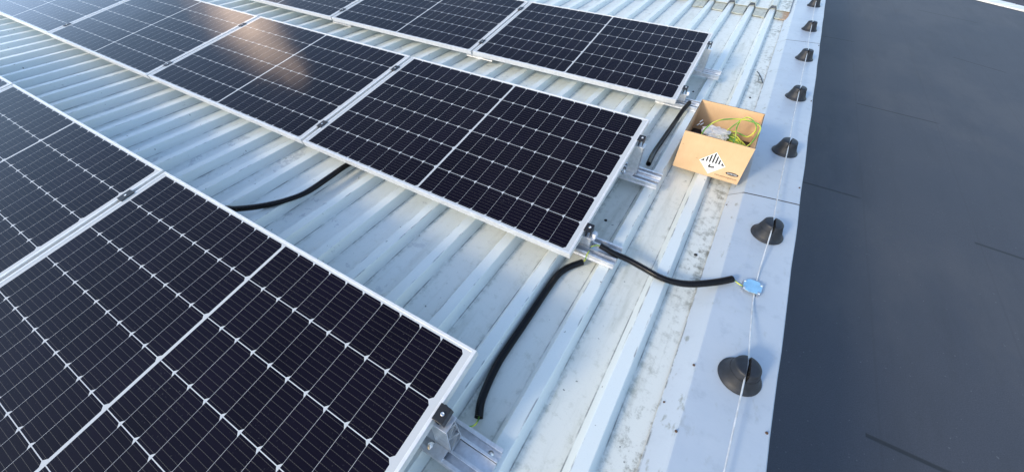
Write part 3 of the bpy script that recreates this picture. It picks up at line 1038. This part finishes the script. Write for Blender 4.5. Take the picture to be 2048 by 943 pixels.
# earth cable coil: loops lying in the box and the big free loop rising to the rim
cr = random.Random(8)
coil = []
cx, cy = 0.440, 1.268
for k in range(14):
    rx, ry = cr.uniform(0.060, 0.098), cr.uniform(0.08, 0.135)
    zb = -0.030 + 0.0050 * k
    ph = cr.uniform(0, 6.28); tl = cr.uniform(-0.25, 0.25); t2 = cr.uniform(-0.2, 0.25)
    ox_, oy_ = cr.uniform(-0.018, 0.006), cr.uniform(-0.02, 0.03)
    for j in range(16):
        a = ph + 2 * math.pi * j / 16
        dx, dy = rx * math.cos(a), ry * math.sin(a)
        coil.append((min(cx + ox_ + dx, 0.545), cy + oy_ + dy, zb + dx * tl + dy * t2 * 0.5))
big = [(0.300, 1.165, 0.045), (0.280, 1.205, 0.08), (0.299, 1.243, 0.12), (0.336, 1.289, 0.14), (0.393, 1.322, 0.15), (0.453, 1.353, 0.15), (0.515, 1.352, 0.150), (0.546, 1.329, 0.150), (0.555, 1.282, 0.147),
       (0.545, 1.205, 0.128), (0.525, 1.160, 0.100), (0.48, 1.15, 0.07)]
loop2 = [(0.400, 1.34, 0.07), (0.43, 1.345, 0.12), (0.452, 1.359, 0.15), (0.475, 1.385, 0.155), (0.502, 1.378, 0.15), (0.532, 1.362, 0.13), (0.540, 1.345, 0.11), (0.530, 1.325, 0.09), (0.510, 1.324, 0.07), (0.461, 1.365, 0.06), (0.423, 1.388, 0.05)]
cb = MB()
cb.tube(spline(coil, 4), 0.0036, 'earth_cable', 8, vscale=2.2)
cb.tube(spline(big, 10), 0.0040, 'earth_cable', 8, vscale=2.2)
cb.tube(spline(loop2, 10), 0.0038, 'earth_cable', 8, vscale=2.2)
cb.tube(spline([(0.445, 1.350, 0.140), (0.441, 1.346, 0.11), (0.444, 1.325, 0.095), (0.453, 1.244, 0.09), (0.453, 1.190, 0.085)], 8), 0.0038, 'earth_cable', 8, vscale=2.2)
tag(cb.build('earth_cable_coil'), 'coil of green and yellow earth cable with one loop rising over the box rim', 'cable')

# crumpled clear bag and dark fittings under it
bg = bmesh.new()
bmesh.ops.create_icosphere(bg, subdivisions=4, radius=1.0)
br = random.Random(4)
from mathutils import noise as mnoise
for v in bg.verts:
    n = mnoise.noise(v.co * 1.7) * 0.30 + abs(mnoise.noise(v.co * 2.6)) * 0.45 + abs(mnoise.noise(v.co * 5.5)) * 0.12
    p = v.co * (0.85 + n)
    v.co = Vector((p.x * 0.078, p.y * 0.062, p.z * 0.026))
bm_v = [v.co.copy() for v in bg.verts]; bg.verts.index_update()
b_ = MB().add(bm_v, [[v.index for v in f.verts] for f in bg.faces], 'plastic_bag', False)
bg.free()
tag(b_.build('plastic_bag', loc=(0.352, 1.325, 0.046)), 'crumpled clear plastic bag lying on the cable inside the cardboard box', 'bag')

fi = MB(); fr_ = random.Random(12)
for k in range(26):
    mt = Matrix.Translation((0.205 + fr_.uniform(0.03, 0.20), 1.10 + fr_.uniform(0.03, 0.36), BZ0 + 0.012 + fr_.uniform(0.004, 0.075))) @ Matrix.Rotation(fr_.uniform(0, 6.28), 4, (fr_.uniform(-1, 1), fr_.uniform(-1, 1), 1))
    fi.box((-0.026, -0.012, -0.009), (0.026, 0.012, 0.009), 'dark_bits', 0.003, mt)
fi.box((0.205, 1.085, BZ0 + 0.009), (0.552, 1.51, BZ0 + 0.050), 'dark_bits', 0.004)
for k, (x, y, z) in enumerate(((0.236, 1.40, 0.050), (0.246, 1.385, 0.040), (0.228, 1.375, 0.036))):
    fi.tube([(x, y, z), (x + 0.013, y + 0.008, z + 0.014)], 0.0045, 'zinc', 8)
tag(fi.build('fittings_pile', fixn=True), 'dark heap of fittings with a few shiny bolts, bottom of the cardboard box', 'fittings', kind='stuff')


# ------------------------------------------------------------------ twig and leaf litter in the last pan
tw = MB()
tw.tube(spline([(0.455, 3.02, ZP + 0.006), (0.480, 2.93, ZP + 0.016), (0.505, 2.86, ZP + 0.012), (0.525, 2.78, ZP + 0.008)], 6), 0.0035, 'dark_bits', 6)
tw.tube(spline([(0.482, 2.92, ZP + 0.014), (0.487, 2.86, ZP + 0.010), (0.489, 2.80, ZP + 0.006)], 5), 0.0022, 'dark_bits', 6)
tag(tw.build('twig'), 'dry dark twig lying in the mossy last pan beside the flashing', 'twig')


# ------------------------------------------------------------------ far edge beyond the felt roof
ed = Vector((5.40 - 4.64, 13.57 - 14.28, 0)).normalized(); en = Vector((-ed.y, ed.x, 0))
def coping(name, s0, s1, o0, o1, z0, z1, label, mat='gutter_white'):
    a = Vector((4.64, 14.28, 0))
    P = [a + ed * s0 + en * o0, a + ed * s1 + en * o0, a + ed * s1 + en * o1, a + ed * s0 + en * o1]
    mb = MB().prism([(p.x, p.y) for p in P], z0, z1, mat, 'Z')
    return tag(mb.build(name), label, 'roof edging', 'white edging strips beyond the felt roof')
coping('edge_coping', -4.0, 0.60, 0.01, 0.42, -1.55, -1.27, 'white edging strip of the felt roof, longer piece left of the joint')
coping('edge_coping', 0.62, 7.0, 0.01, 0.42, -1.55, -1.275, 'white felt roof edging strip right of the joint, in the top right corner')
coping('edge_coping', 0.9, 8.0, 0.95, 1.30, -1.60, -1.33, 'second white strip behind the felt roof edging, top right corner')
nb = MB()
P = [Vector((4.64, 14.28, 0)) + ed * s + en * o for s, o in ((-4, 0.43), (9, 0.43), (9, 14), (-4, 14))]
nb.prism([(q.x, q.y) for q in P], -2.2, -1.75, 'far_dark', 'Z')
tag(nb.build('neighbour_roof'), 'dark purple grey roof of the neighbouring building beyond the white edging', 'roof')
